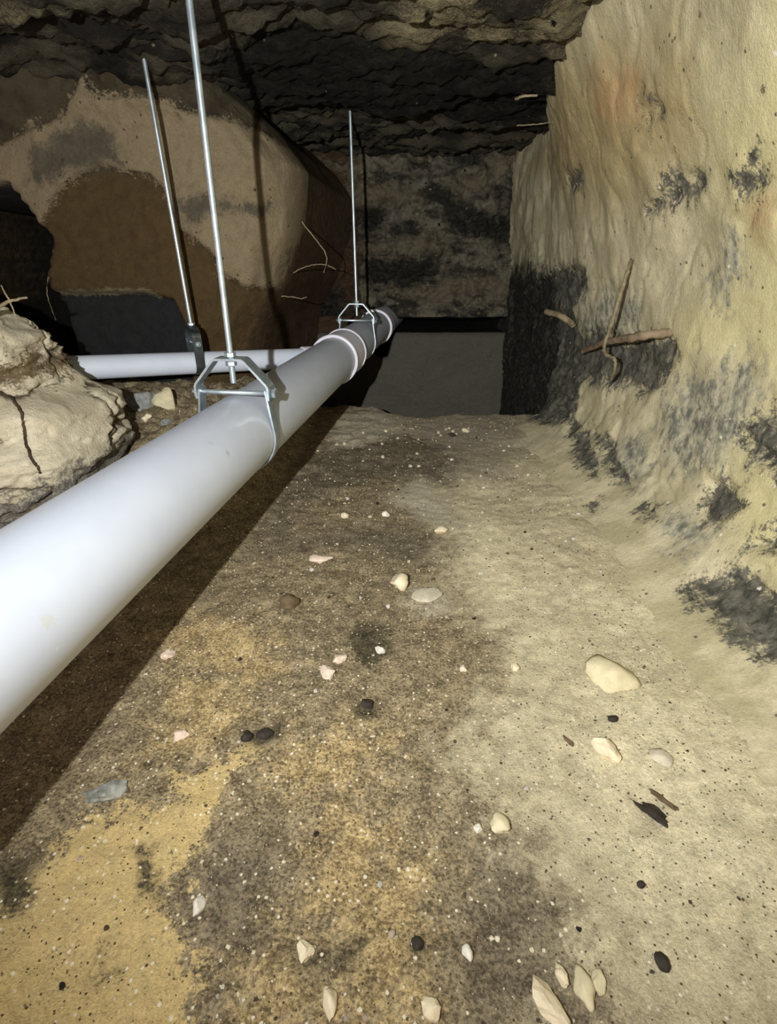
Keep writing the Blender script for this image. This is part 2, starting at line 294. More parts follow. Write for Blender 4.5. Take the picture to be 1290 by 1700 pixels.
at['dark'] = np.maximum(at['dark'], -.3)
at['brown'] = np.maximum(at['brown'], np.where(X < -.25, .1, -.3))
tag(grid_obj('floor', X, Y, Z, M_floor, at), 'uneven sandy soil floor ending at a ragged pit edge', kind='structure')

# right wall: sand face with a talus foot
ys = np.concatenate([np.linspace(-.2, 1.9, 330), np.linspace(1.91, 2.5, 60)])
zs = np.concatenate([np.linspace(-.55, -.02, 24), np.linspace(-.018, .12, 70), np.linspace(.124, .92, 150)])
ys_r, zs_r = ys, zs
Yw, Zw = np.meshgrid(ys, zs)
Xw = wall_x(Yw, Zw)
A = arc(Zw)
amp = .25 + .75 * sm((Zw - .0) / .1)
WP = PATCH['right']
S = lambda polys: [[(p[0], float(arc(np.array(p[1])))) for p in P] for P in polys]
aw = {k: sdf(Yw, A, S(WP[k])) for k in WP}
rl = .028 * fbm(Xw, Yw, Zw, 4.5, 3, 21) + (.004 + .006 * sm((.35 - Zw) / .3)) * fbm(Xw, Yw, Zw, 17, 3, 22) + .0015 * fbm(Xw, Yw, Zw, 60, 3, 23)
rid = np.abs(fbm(Xw, Yw, Zw, 9, 3, 25)); rl = rl + .003 * sm((.07 - rid) / .07)
dk = sm((aw['dark'] + .012) / .024)
Xw = Xw + amp * rl + dk * (.010 + .012 * fbm(Xw, Yw * .6, Zw * 2.2, 34, 3, 24))
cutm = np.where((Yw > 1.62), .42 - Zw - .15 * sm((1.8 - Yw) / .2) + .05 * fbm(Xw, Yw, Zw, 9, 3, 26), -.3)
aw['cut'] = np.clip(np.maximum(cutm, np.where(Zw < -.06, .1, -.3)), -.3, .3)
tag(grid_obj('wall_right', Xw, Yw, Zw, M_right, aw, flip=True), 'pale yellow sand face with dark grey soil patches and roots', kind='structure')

# left wall: plan path with a rounded right-hand end that turns back to the far wall
path = np.array([(-1.7, 1.62), (-1.1, 1.46), (-.78, 1.385), (-.5, 1.375), (-.35, 1.372), (-.275, 1.40), (-.225, 1.455), (-.208, 1.53), (-.198, 1.75), (-.172, 2.1), (-.12, 2.5)])
seg = np.sqrt((np.diff(path, axis=0) ** 2).sum(1)); cu = np.concatenate([[0], np.cumsum(seg)])
us = np.concatenate([np.linspace(0, cu[2], 60)[:-1], np.linspace(cu[2], cu[6], 200)[:-1], np.linspace(cu[6], cu[-1], 110)])
px_ = np.interp(us, cu, path[:, 0]); py_ = np.interp(us, cu, path[:, 1])
ker = np.ones(9) / 9
px_[5:-5] = np.convolve(px_, ker, 'same')[5:-5]; py_[5:-5] = np.convolve(py_, ker, 'same')[5:-5]
zs = np.linspace(-.55, .95, 230)
Pu, Zl = np.meshgrid(us, zs); Xl = np.tile(px_, (len(zs), 1)); Yl = np.tile(py_, (len(zs), 1))
wR = sm((Xl + .62) / .34)
shift = np.interp(Zl, [-.5, .2, .27, .38, .50, .64, .72, .8], [-.19, -.15, -.13, -.065, -.02, 0, -.06, -.16])
Xl = Xl + wR * shift
LP = PATCH['left']
al = {k: sdf(Xl, Zl, LP[k]) for k in LP}
front = np.where(Yl < 1.62, 1., 0.)
nz = .018 * fbm(Xl, Yl, Zl, 6, 4, 31) + .009 * fbm(Xl, Yl, Zl, 28, 4, 32)
void = sm((al['void'] + .03 * fbm(Xl, 0, Zl, 12, 3, 33)) / .03)
rec = sm((al['black'] + .006) / .012)
Yl = Yl + nz + .75 * void + .05 * rec - .018 * sm((al['tan'] + .004) / .01) - .012 * sm((al['shelf'] + .004) / .008)
top = sm((Zl - .70) / .10); Yl = Yl - .05 * top * (1 + fbm(Xl, 0, Zl, 14, 3, 35))
for k in ('tan', 'grey', 'shelf', 'black'): al[k] = np.where(front > 0, al[k], -.3)
al['face'] = np.where((front > 0) & (Xl < -.3), np.clip(np.minimum(.62 - Zl, .1), -.3, .3), -.3)
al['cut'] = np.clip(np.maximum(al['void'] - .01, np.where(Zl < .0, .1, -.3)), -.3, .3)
al['rust'] = np.where(Xl > -.40, np.clip((Yl - 1.50) * .5 + .12 * (.42 - Zl) - .45 * np.clip(Zl - .46, 0, 1), -.3, .3), -.3)
tag(grid_obj('wall_left', Xl, Yl, Zl, M_left, al), 'rounded clay bank with pale tan crust over brown and black layers', kind='structure')

# back wall: dark topsoil above a deep slot, grey pit face below
prof = [(2.40, .95, 2)] + [(2.36, z, 0) for z in np.linspace(.94, .225, 150)] + [(2.37, .214, 1), (2.40, .207, 1)] + [(y, .205, 1) for y in np.linspace(2.45, 3.3, 14)] \
     + [(3.32, .16, 1)] + [(y, .155, 1) for y in np.linspace(3.3, 2.36, 14)] + [(2.335, .160, 3), (2.325, .150, 3)] + [(2.32, z, 3) for z in np.linspace(.14, -.6, 110)]
xs = np.linspace(-.55, .68, 300)
PB = np.array(prof)
Xb = np.tile(xs, (len(PB), 1)); Yb = np.tile(PB[:, :1], (1, len(xs))); Zb = np.tile(PB[:, 1:2], (1, len(xs))); Kb = np.tile(PB[:, 2:3], (1, len(xs)))
BP = PATCH['back']
ab = {k: np.where(Kb == 0, sdf(Xb, Zb, BP[k]), -.3) for k in BP}
dip = sm((.06 - np.abs(Xb + .03)) / .04)
lowm = (Kb >= 1) & (PB[:, 1:2] < .165)
Zb = Zb - np.where(lowm, .10 * dip * sm((Zb + .25) / .38), 0)
up = (Kb == 0) | (Kb == 2)
Yb = Yb + np.where(up, .06 * fbm(Xb, 0, Zb, 5, 4, 41) + .05 * fbm(Xb, 0, Zb * 1.5, 17, 4, 42) + .02 * fbm(Xb, 0, Zb, 55, 3, 45), 0) + np.where(Kb == 3, .02 * fbm(Xb, 0, Zb, 5, 3, 43) + .003 * fbm(Xb, 0, Zb, 40, 3, 44), 0)
Zb = Zb + np.where((Kb == 1), .006 * fbm(Xb, Yb * 0, 0, 12, 3, 46), 0)
wl = sm((-.085 - Xb + np.where(Kb == 3, 0, .02) * fbm(Xb, 0, Zb, 16, 3, 47)) / .05)     # left of the pipe the soil closes the slot
Yb = np.where(Kb == 1, Yb * (1 - wl) + 2.33 * wl, Yb) + wl * np.where(Kb == 1, .03 * fbm(Xb, 0, Zb, 17, 4, 48), 0)
ab['pit'] = np.where(Kb == 3, .1, -.3); ab['slot'] = np.where((Kb == 1) & (wl < .5), .1, -.3)  # slot: near-black colour put in for the shade deep inside
ab['rust'] = np.maximum(ab['rust'], np.where((wl > .5) & (Kb != 3), .05, -.3))
tag(grid_obj('wall_back', Xb, Yb, Zb, M_back, ab, flip=True), 'dark mottled topsoil face above a black slot and grey pit face', kind='structure')

# ceiling of dark humus, and the pit bottom
xs = np.linspace(-1.8, .75, 330); ys = np.linspace(-.1, 2.6, 330)
Xc, Yc = np.meshgrid(xs, ys)
Zc = .785 + .012 * (Yc - 1.2) + .05 * fbm(Xc * .6, Yc * 1.6, 0, 5, 4, 51) + .028 * fbm(Xc * .5, Yc * 1.7, 0, 20, 4, 52) + .01 * fbm(Xc, Yc, 0, 60, 2, 53)
CP = PATCH['ceiling']
ac = {k: sdf(Xc, Yc, CP[k]) for k in CP}
tag(grid_obj('ceiling', Xc, Yc, Zc, M_ceil, ac, flip=True), 'black crumbly humus overhead with pale lumps', kind='structure')
xs = np.linspace(-.5, .7, 40); ys = np.linspace(1.55, 2.5, 40); Xp, Yp = np.meshgrid(xs, ys)
tag(grid_obj('floor_pit', Xp, Yp, -.5 + .02 * fbm(Xp, Yp, 0, 8, 3, 61), M_back, {'pit': np.full(Xp.shape, .1), 'slot': np.full(Xp.shape, -.3), 'dark': np.full(Xp.shape, -.3), 'tan': np.full(Xp.shape, -.3), 'rust': np.full(Xp.shape, -.3)}), 'bottom of the dark pit', kind='structure')

# ------------------------------------------------------------------ pipes
def frame_of(d):
    d = Vector(d).normalized(); u = d.cross(Vector((0, 0, 1))).normalized(); v = u.cross(d).normalized(); return d, u, v
def lathe(bm, p0, d, prof, n=48, close=False):
    """prof: (distance along d, radius) pairs"""
    d, u, v = frame_of(d); rings = []
    for (s, r) in prof:
        rings.append([bm.verts.new(Vector(p0) + d * s + (u * math.cos(2 * math.pi * k / n) + v * math.sin(2 * math.pi * k / n)) * r) for k in range(n)])
    for a, b in zip(rings[:-1], rings[1:]):
        for k in range(n): bm.faces.new((a[k], a[(k + 1) % n], b[(k + 1) % n], b[k]))
    if close:
        for r in (rings[0], rings[-1]): bm.faces.new(r)
def shape_obj(name, fn, m, parent, smooth=True, auto=None):
    bm = bmesh.new(); fn(bm)
    root = parent
    while root.parent: root = root.parent
    bmesh.ops.translate(bm, verts=bm.verts[:], vec=-root.location)
    o = bm_obj(name, bm, m, parent, smooth)
    if auto: o.modifiers.new('edge_split', 'EDGE_SPLIT').split_angle = math.radians(auto)
    return o
HP = Vector((-.2285, .787, .203)); PD = Vector((.132, .991, 0)).normalized()
def main_at(y): return HP + PD * ((y - HP.y) / PD.y)
RP = .057
P0 = main_at(-.35); L0 = (1.44 + .35) / PD.y
k = NT('white_pvc_scuffed'); tc = k.n('TexCoord').outputs['Object']
col = k.mix(k.step(k.noise(tc, 14, 3, .6), .35, .65), lin((208, 216, 230)), lin((203, 211, 226)))
nf = k.noise(tc, 260, 4, .7)
for (wx, wy, wz), r, c in (((-.1995, .6238, .2298), .0045, (140, 142, 150)), ((-.2383, .3012, .2201), .0065, (200, 200, 182)), ((-.2364, .2979, .1971), .0022, (236, 234, 226)), ((-.2147, .613, .2466), .005, (186, 192, 204))):
    dv = k.n('VectorMath', {'operation': 'DISTANCE'}, _0=tc, _1=(wx - P0.x, wy - P0.y, wz - P0.z)).outputs['Value']
    m_ = k.step(k.math('MULTIPLY_ADD', k.math('SUBTRACT', nf, .5), r * 3.2, dv), r, r * .5)
    col = k.mix(k.math('MULTIPLY', m_, .42), col, lin(c))
k.set(k.b.inputs['Base Color'], col); k.b.inputs['Roughness'].default_value = .34; M_pvcm = k.m
pipe = empty('drain_pipe', P0); tag(pipe, 'large white plastic drain pipe running from lower left to the far wall', 'pipe')
shape_obj('pipe_run', lambda bm: lathe(bm, P0, PD, [(0, RP - .005), (0, RP), (L0 * .25, RP), (L0 * .5, RP), (L0 * .75, RP), (L0, RP), (L0, RP - .005), (0, RP - .005)], 72), M_pvcm, pipe, auto=40)
c0 = (1.425 + .35) / PD.y; c1 = (1.565 + .35) / PD.y
fit = shape_obj('pipe_fitting', lambda bm: lathe(bm, P0, PD, [(c0, RP + .0005), (c0 + .001, RP + .0035), (c0 + .012, RP + .0045), (c1 - .004, RP + .0045), (c1, RP + .005), (c1, RP - .004), (c0, RP - .004)], 72), M_pvc2, pipe, auto=40)
fit['label'] = 'coupling with two raised collars'
for s in (c0, c1 - .012):
    shape_obj('collar', lambda bm: lathe(bm, P0, PD, [(s, RP + .004), (s - .001, RP + .0065), (s + .0005, RP + .0075), (s + .006, RP + .0075), (s + .0075, RP + .006), (s + .0075, RP + .004), (s, RP + .004)], 72), M_pvc2, fit, auto=40)
f0 = c1 - .01; f1 = (2.62 + .35) / PD.y
shape_obj('far_pipe_run', lambda bm: lathe(bm, P0, PD, [(f0, RP), ((f0 + f1) / 2, RP), (f1, RP), (f1, RP - .005), (f0, RP - .005)], 60), M_pvc, pipe, auto=40)
e0 = (2.13 + .35) / PD.y
shape_obj('end_socket', lambda bm: lathe(bm, P0, PD, [(e0, RP), (e0, RP + .0075), (e0 + .012, RP + .008), (e0 + .014, RP + .006), (e0 + .09, RP + .006), (e0 + .09, RP)], 60), M_pvc2, pipe, auto=40)

BA = Vector((-.80, .99, .255)); BB = Vector((-.14, 1.462, .206)); RB = .0243
BD = (BB - BA).normalized(); LB = (BB - BA).length
br = empty('branch_pipe', BA); tag(br, 'slim white branch pipe joining the large drain pipe from the left', 'pipe')
shape_obj('pipe_run', lambda bm: lathe(bm, BA, BD, [(0, RB - .004), (0, RB), (LB * .5, RB), (LB - .062, RB), (LB - .062, RB - .004), (0, RB - .004)], 48), M_pvc, br, auto=40)
shape_obj('socket_collar', lambda bm: lathe(bm, BA, BD, [(LB - .10, RB), (LB - .10, RB + .004), (LB - .088, RB + .0046), (LB - .062, RB + .0046), (LB - .062, RB)], 48), M_pvc2, br, auto=40)

# ------------------------------------------------------------------ pipe hangers
def tube(bm, pts, r, n=10, cap=True):
    pts = [Vector(p) for p in pts]; rings = []
    for i, p in enumerate(pts):
        d = (pts[min(i + 1, len(pts) - 1)] - pts[max(i - 1, 0)]).normalized()
        ref = Vector((0, 0, 1)) if abs(d.z) < .9 else Vector((1, 0, 0))
        u = d.cross(ref).normalized(); v = u.cross(d); rr = r[i] if isinstance(r, (list, tuple)) else r
        rings.append([bm.verts.new(p + (u * math.cos(2 * math.pi * k / n) + v * math.sin(2 * math.pi * k / n)) * rr) for k in range(n)])
    for a, b in zip(rings[:-1], rings[1:]):
        for k in range(n): bm.faces.new((a[k], a[(k + 1) % n], b[(k + 1) % n], b[k]))
    if cap: bm.faces.new(rings[0][::-1]); bm.faces.new(rings[-1])
def rod(bm, p0, p1, r, pitch=.0016, thread=True):
    """threaded rod: shallow rings"""
    p0, p1 = Vector(p0), Vector(p1); L = (p1 - p0).length; n = min(int(L / pitch) * 2, 700) if thread else 1
    pts = [p0.lerp(p1, i / n) for i in range(n + 1)]
    tube(bm, pts, [r * (1 if i % 2 else .9) for i in range(n + 1)], 10)
def band(bm, pts, ax, w, th):
    """flat strip bent along pts (in a plane), its width along ax"""
    pts = [Vector(p) for p in pts]; ax = Vector(ax).normalized(); R = []
    for i, p in enumerate(pts):
        a = (p - pts[i - 1]).normalized() if i else None
        b = (pts[i + 1] - p).normalized() if i < len(pts) - 1 else None
        t = ((a or b) + (b or a)).normalized(); nn = t.cross(ax).normalized()
        sc = 1 / max(.5, nn.dot((b or a).cross(ax).normalized()))
        R.append([bm.verts.new(p + ax * (w / 2 * sx) + nn * (th / 2 * sn * sc)) for sx, sn in ((-1, -1), (1, -1), (1, 1), (-1, 1))])
    for a, b in zip(R[:-1], R[1:]):
        for k in range(4): bm.faces.new((a[k], a[(k + 1) % 4], b[(k + 1) % 4], b[k]))
    bm.faces.new(R[0][::-1]); bm.faces.new(R[-1])
def hexnut(bm, p, d, r, h):
    d, u, v = frame_of(d) if abs(Vector(d).z) < .9 else (Vector((0, 0, 1)), Vector((1, 0, 0)), Vector((0, 1, 0)))
    p = Vector(p); rg = []
    for s, rr in ((-h / 2, r * .9), (-h / 2 + .001, r), (h / 2 - .001, r), (h / 2, r * .9)):
        rg.append([bm.verts.new(p + d * s + (u * math.cos(math.pi / 3 * k + .3) + v * math.sin(math.pi / 3 * k + .3)) * rr) for k in range(6)])
    for a, b in zip(rg[:-1], rg[1:]):
        for k in range(6): bm.faces.new((a[k], a[(k + 1) % 6], b[(k + 1) % 6], b[k]))
    bm.faces.new(rg[0][::-1]); bm.faces.new(rg[-1])
def clevis(y, label, top, lean=0.0):
    c = main_at(y); U = Vector((PD.y, -PD.x, 0)); Zv = Vector((0, 0, 1))
    h = empty('clevis_hanger', (c.x, c.y, c.z)); tag(h, label, 'pipe hanger', 'pipe hangers')
    P = lambda u, z, a=0: c + U * u + Zv * z + PD * a
    R = RP + .0022
    hb = .064; pts = [P(-.0505, hb + .006)]
    for k in range(0, 25):
        a = math.pi - .12 + (math.pi + .24) * k / 24; pts.append(P(R * math.cos(a), R * math.sin(a)))
    pts.append(P(.0505, hb + .006))
    shape_obj('pipe_strap', lambda bm: band(bm, pts, PD, .022, .0028), M_zinc, h, smooth=False)
    wy = .0552
    yk = [P(-wy, hb - .008), P(-wy, hb + .010), P(-wy + .002, hb + .014), P(-.0235, hb + .047), P(-.020, hb + .049), P(.020, hb + .049), P(.0235, hb + .047), P(wy - .002, hb + .014), P(wy, hb + .010), P(wy, hb - .008)]
    shape_obj('yoke', lambda bm: band(bm, yk, PD, .026, .0032), M_zinc, h, smooth=False)
    b = shape_obj('cross_bolt', lambda bm: tube(bm, [P(-.066, hb), P(-.064, hb), P(.058, hb)], [.0028, .0036, .0036], 12), M_zinc, h)
    shape_obj('bolt_head', lambda bm: hexnut(bm, P(.0605, hb), U, .0068, .006), M_zinc, b, smooth=False)
    shape_obj('nut', lambda bm: hexnut(bm, P(-.0595, hb), U, .0066, .005), M_zinc, b, smooth=False)
    tp = P(0, 0) + Vector((lean, 0, top - c.z))
    rr = shape_obj('threaded_rod', lambda bm: rod(bm, P(0, hb + .014), tp, .0045), M_zinc, h)
    shape_obj('rod_nut', lambda bm: hexnut(bm, P(0, hb + .055), Zv, .0082, .007), M_zinc, rr, smooth=False)
    shape_obj('rod_nut', lambda bm: hexnut(bm, P(0, hb + .0425), Zv, .0082, .007), M_zinc, rr, smooth=False)
    return h
clevis(.787, 'nearest zinc plated clevis hanger holding the large white pipe', .86, .006)
clevis(1.76, 'far clevis hanger on the large pipe beyond the coupling', .90, -.006)

hy = .545 * LB
hc = BA + BD * hy
U2 = Vector((BD.y, -BD.x, 0)).normalized(); Zv = Vector((0, 0, 1))
h = empty('teardrop_hanger', hc); tag(h, 'dark loop strap hanger holding the slim branch pipe', 'pipe hanger', 'pipe hangers')
R2 = RB + .0016; pts = []
top_h = .080
for k in range(0, 29):
    a = math.pi * 1.0 + math.pi * k / 28; pts.append(hc + U2 * (R2 * math.cos(a)) + Zv * (R2 * math.sin(a)))
for k in range(0, 17):
    a = math.pi * k / 16; pts.append(hc + U2 * (R2 * .96 * math.cos(a)) + Zv * (top_h - .022 + .022 * math.sin(a)))
pts.append(pts[0])
shape_obj('loop_strap', lambda bm: band(bm, pts, BD, .020, .0022), M_dzinc, h, smooth=False)
b = shape_obj('cross_bolt', lambda bm: tube(bm, [hc + Zv * .044 - U2 * .031, hc + Zv * .044 + U2 * .032], .0032, 10), M_zinc, h)
shape_obj('bolt_head', lambda bm: hexnut(bm, hc + Zv * .044 + U2 * .029, U2, .0062, .005), M_zinc, b, smooth=False)
rr = shape_obj('threaded_rod', lambda bm: rod(bm, hc + Zv * (top_h - .012), hc + Vector((-.014, 0, .86 - hc.z)), .0042), M_zinc, h)
shape_obj('rod_nut', lambda bm: hexnut(bm, hc + Zv * (top_h + .0045), Zv, .0075, .006), M_zinc, rr, smooth=False)

# ------------------------------------------------------------------ the pale block at the left
BZ = [-.04, 0, .03, .063, .10, .13, .147, .168, .184, .204, .224, .239, .250, .262, .282, .301, .318, .332, .350, .36, .372, .385, .43, .47]
BXr = [-.47, -.46, -.452, -.465, -.462, -.458, -.452, -.446, -.450, -.458, -.464, -.478, -.500, -.511, -.519, -.522, -.524, -.530, -.545, -.556, -.572, -.60, -.68, -.76]
nz_, na = 170, 260
zz = np.linspace(-.04, .47, nz_)[:, None]; aa = np.linspace(0, 2 * np.pi, na)[None, :]
xr = np.interp(zz, BZ, BXr) - .030
dep = np.interp(zz, [-.04, .1, .17, .25, .28, .31, .36, .42, .47], [.20, .20, .185, .155, .13, .14, .12, .09, .01])
hw = np.interp(zz, [-.04, .3, .42, .47], [.30, .27, .2, .12])
ca, sa = np.cos(aa), np.sin(aa)
e = .62
Xk = (xr - hw) + hw * np.sign(ca) * np.abs(ca) ** e; Yk = .86 + dep * np.sign(sa) * np.abs(sa) ** e
Zk = zz + 0 * aa
q_ = fbm(Xk, Yk * .5, Zk * 2.2, 8, 3, 71) * 6
q_ = (np.floor(q_) + sm((q_ - np.floor(q_)) / .12)) / 6
q2 = fbm(Xk, Yk * .6, Zk * 1.6, 24, 3, 77) * 4; q2 = (np.floor(q2) + sm((q2 - np.floor(q2)) / .2)) / 4
n_ = .052 * q_ + .018 * q2 + .006 * fbm(Xk, Yk, Zk * 1.4, 30, 4, 72)
rid = np.abs(fbm(Xk, Yk, Zk * 1.5, 7, 3, 73)); n_ = n_ - .020 * sm((.05 - rid) / .05)
Xk = Xk + ca * n_ * .7; Yk = Yk + sa * n_; Zk = Zk + .02 * fbm(Xk, Yk, Zk, 9, 3, 74)
bandc = .292 + .05 * (Xk + .55) * 1.2
akb = {'band': np.clip(.017 - np.abs(Zk - bandc + .006 * fbm(Xk, Yk, 0, 30, 3, 75)), -.3, .3), 'crumb': np.clip(.150 + .30 * (Xk + .5) - Zk, -.3, .3), 'chink': np.clip((.022 - rid) * .35, -.3, .3)}
tag(grid_obj('soil_block', Xk, Yk, Zk, M_block, akb), 'pale layered clay block with a brown band beside the slim pipe', 'soil block')

# ------------------------------------------------------------------ stones
def ico(sub):
    bm = bmesh.new(); bmesh.ops.create_icosphere(bm, subdivisions=sub, radius=1)
    v = np.array([x.co[:] for x in bm.verts]); f = [[q.index for q in p.verts] for p in bm.faces]; bm.free(); return v, f
ICO3, ICO2, ICO1 = ico(3), ico(2), ico(1)
def stone(name, x, y, sx, sy, sz, mat, label, cat='stone', group=None, rz=0., tilt=0., ang=.25, seed=0, sink=.3, base=None, sub=3, facets=0):
    v, f = {3: ICO3, 2: ICO2, 1: ICO1}[sub]
    v = v.copy(); rs = np.random.RandomState(seed + 11)
    flat = facets > 0; facets = facets + 4
    if facets:
        for _ in range(facets):
            d = rs.normal(size=3); d /= np.linalg.norm(d); h = rs.uniform(.5, .82)
            k = v @ d; ov = k > h; v[ov] -= np.outer(k[ov] - h, d)
    r = 1 + 1.3 * ang * fbm(v[:, 0], v[:, 1], v[:, 2], 1.5, 3, seed + 5)
    v = v * r[:, None] * np.array([sx, sy, sz]) * .58
    c, s = math.cos(tilt), math.sin(tilt)
    v = np.stack([v[:, 0] * c + v[:, 2] * s, v[:, 1], -v[:, 0] * s + v[:, 2] * c], 1)
    zb = fz(x, y) if base is None else base
    lo = v[:, 2].min(); v[:, 2] += -lo - sink * sz
    o = mesh_obj(name, v, f, mat, None, smooth=not flat)
    o.location = (x, y, zb); o.rotation_euler = (0, 0, rz)
    return tag(o, label, cat, group)
# name, x, y, width, depth, height (m), material, label, turn, tilt, facets
for i, (nm, x, y, sx, sy, sz, mt, lb, rz, ti, fc) in enumerate([
    ('pebble', .016, .681, .029, .030, .022, 'cream', 'rounded cream pebble alone in the middle of the floor', .3, .1, 0),
    ('pebble', -.072, .486, .019, .022, .013, 'pink', 'larger angular pinkish chip of the pair beside the dark smear', .5, .1, 7),
    ('pebble', -.060, .511, .015, .016, .010, 'pink', 'smaller angular pinkish chip touching the dark smear', -.4, .2, 7),
    ('pebble', -.011, .527, .015, .013, .009, 'white', 'grey white chip lying on the dark smear', .8, .1, 7),
    ('pebble', -.272, .510, .016, .016, .010, 'pink', 'pale pink chip near the shadow of the large pipe', .2, .1, 6),
    ('pebble', -.216, .394, .014, .020, .010, 'pink', 'pale pink chip on brown grit above the yellow sand', -.5, .1, 6),
    ('stone', -.264, .328, .038, .022, .014, 'flint', 'blue grey angular flint beside the yellow sand', .45, .15, 9),
    ('stone', .262, .482, .046, .056, .020, 'tan', 'largest smooth buff stone half sunk at the right', .2, .0, 0),
    ('stone', .219, .377, .027, .030, .018, 'cream', 'angular pale stone below the largest buff stone', .5, .1, 7),
    ('stone', .270, .366, .018, .020, .007, 'buried', 'greyish stone nearly buried in sand at the right', .1, 0, 0),
    ('pebble', .090, .497, .009, .015, .008, 'pink', 'slim pinkish chip near the edge of the pale sand', .2, .1, 6),
    ('pebble', .154, .500, .010, .010, .008, 'cream', 'small round cream pebble on the pale sand edge', .2, .1, 0),
    ('pebble', -.146, .235, .008, .013, .008, 'white', 'white oval pebble between yellow sand and dark grit', -.2, .1, 0),
    ('stone', -.059, .203, .011, .017, .010, 'cream', 'cream stone beside the long dark crack', .2, .1, 6),
    ('stone', -.039, .176, .009, .019, .009, 'cream', 'long cream stone below the dark crack', .1, .1, 0),
    ('stone', .027, .172, .013, .013, .009, 'cream', 'round cream stone at the bottom middle of the floor', .1, .1, 6),
    ('stone', .107, .178, .019, .036, .012, 'cream', 'long flat pale stone lying nearest the bottom edge', .45, .1, 8),
    ('stone', .121, .192, .009, .015, .009, 'cream', 'small pale stone against the long flat stone', .2, .1, 6),
    ('stone', .134, .186, .012, .022, .009, 'tan', 'buff stone to the right of the long flat stone', .1, .1, 0),
    ('stone', .145, .189, .008, .014, .007, 'tan', 'outermost small buff stone of the near cluster', -.1, .1, 0),
    ('stone', .097, .299, .015, .021, .010, 'tan', 'oval buff stone where brown grit meets pale sand', .2, .1, 0),
    ('pebble', .078, .296, .007, .008, .006, 'white', 'tiny white pebble beside the oval buff stone', .2, .1, 0),
    ('pebble', .057, .205, .007, .009, .006, 'white', 'small white pebble on dark brown grit near the bottom', .2, .1, 0),
    ('pebble', -.109, .749, .034, .026, .010, 'pink', 'flat pinkish stone sunk in the darker soil', .2, 0, 0),
    ('stone', .054, .654, .040, .036, .005, 'buried', 'flat chalky patch stone beside the rounded cream pebble', .3, 0, 0),
    ('clod', -.141, .620, .026, .026, .014, 'brown', 'brown earth clod on the darker left floor', .3, .1, 0),
    ('clod', -.146, .390, .012, .012, .009, 'char', 'dark clod at the upper tip of the yellow sand', .3, .1, 0),
    ('clod', -.128, .395, .015, .013, .010, 'char', 'wider dark clod right of the yellow sand tip', .3, .1, 0),
    ('bark_fragment', .238, .312, .012, .036, .006, 'char', 'long black bark fragment on the pale sand', .62, .1, 6),
    ('bark_fragment', .256, .322, .007, .026, .005, 'brown', 'thin brown bark sliver beside the black fragment', .7, .1, 5),
    ('clod', .195, .201, .010, .011, .007, 'char', 'black crumb on pale sand near the bottom edge', .3, .1, 0),
    ('clod', .021, .208, .007, .010, .006, 'char', 'black crumb beside the middle yellow patch', .3, .1, 0),
    ('clod', .203, .253, .006, .006, .005, 'char', 'single black speck below the bark fragments', .3, .1, 0),
    ('clod', .242, .418, .011, .008, .006, 'char', 'dark crumb between the two pale right stones', .3, .1, 0),
    ('twig', .186, .388, .004, .014, .004, 'brown', 'short dark twig left of the angular pale stone', .5, .1, 0),
    ('clod', -.024, .440, .012, .016, .007, 'char', 'dark grey crumb below the pinkish chips', .3, .1, 0),
    ('pebble', .095, .855, .022, .02, .010, 'cream', 'chalky flat pebble far up the pale sand', .3, .05, 0),
    ('pebble', -.005, .92, .013, .014, .010, 'white', 'white pebble on the dark soil toward the pit', .3, .05, 0),
    ('pebble', -.083, .905, .014, .014, .010, 'cream', 'cream pebble on dark soil below the coupling', .3, .05, 0),
    ('pebble', .222, 1.475, .020, .02, .014, 'tan', 'buff pebble close to the pit edge', .3, .05, 6),
    ('clod', .178, 1.43, .022, .02, .012, 'char', 'dark clod close to the pit edge', .3, .05, 6),
]):
    stone(nm, x, y, sx, sy, sz, ST[mt], lb, {'clod': 'clod', 'bark_fragment': 'bark', 'twig': 'twig', 'pebble': 'pebble'}.get(nm, 'stone'), None, rz, ti, .75 if nm == 'bark_fragment' else .28, i * 13, .34, None, 3, fc)
# rubble under the slim pipe
for i, (x, y, sx, sy, sz, mt, lb, rz, ti, fc) in enumerate([
    (-.545, 1.16, .060, .045, .058, 'grey', 'grey angular rubble stone under the slim pipe', .3, .2, 8),
    (-.490, 1.16, .052, .045, .050, 'tan', 'tan rounded rubble stone under the slim pipe', .1, .1, 7),
    (-.512, 1.10, .020, .02, .018, 'cream', 'small pale chip between the grey and tan rubble stones', .1, .1, 6),
    (-.465, 1.09, .028, .022, .016, 'grey', 'little square grey stone below the tan rubble stone', .1, .1, 6),
    (-.555, 1.06, .042, .03, .018, 'brown', 'flat brown stone below the grey rubble stone', .2, .1, 7),
    (-.455, .90, .046, .04, .040, 'tan', 'buff lump beside the clay block behind the large pipe', .1, .1, 7),
    (-.44, 1.21, .034, .03, .024, 'brown', 'brown clod under the loop strap hanger', .1, .1, 6),
    (-.385, 1.24, .04, .03, .026, 'brown', 'reddish brown clod behind the nearest hanger', .4, .1, 6),
]):
    stone('rubble_stone', x, y, sx, sy, sz, ST[mt], lb, 'stone', 'rubble under the slim pipe', rz, ti, .3, 300 + i, .22, None, 3, fc)
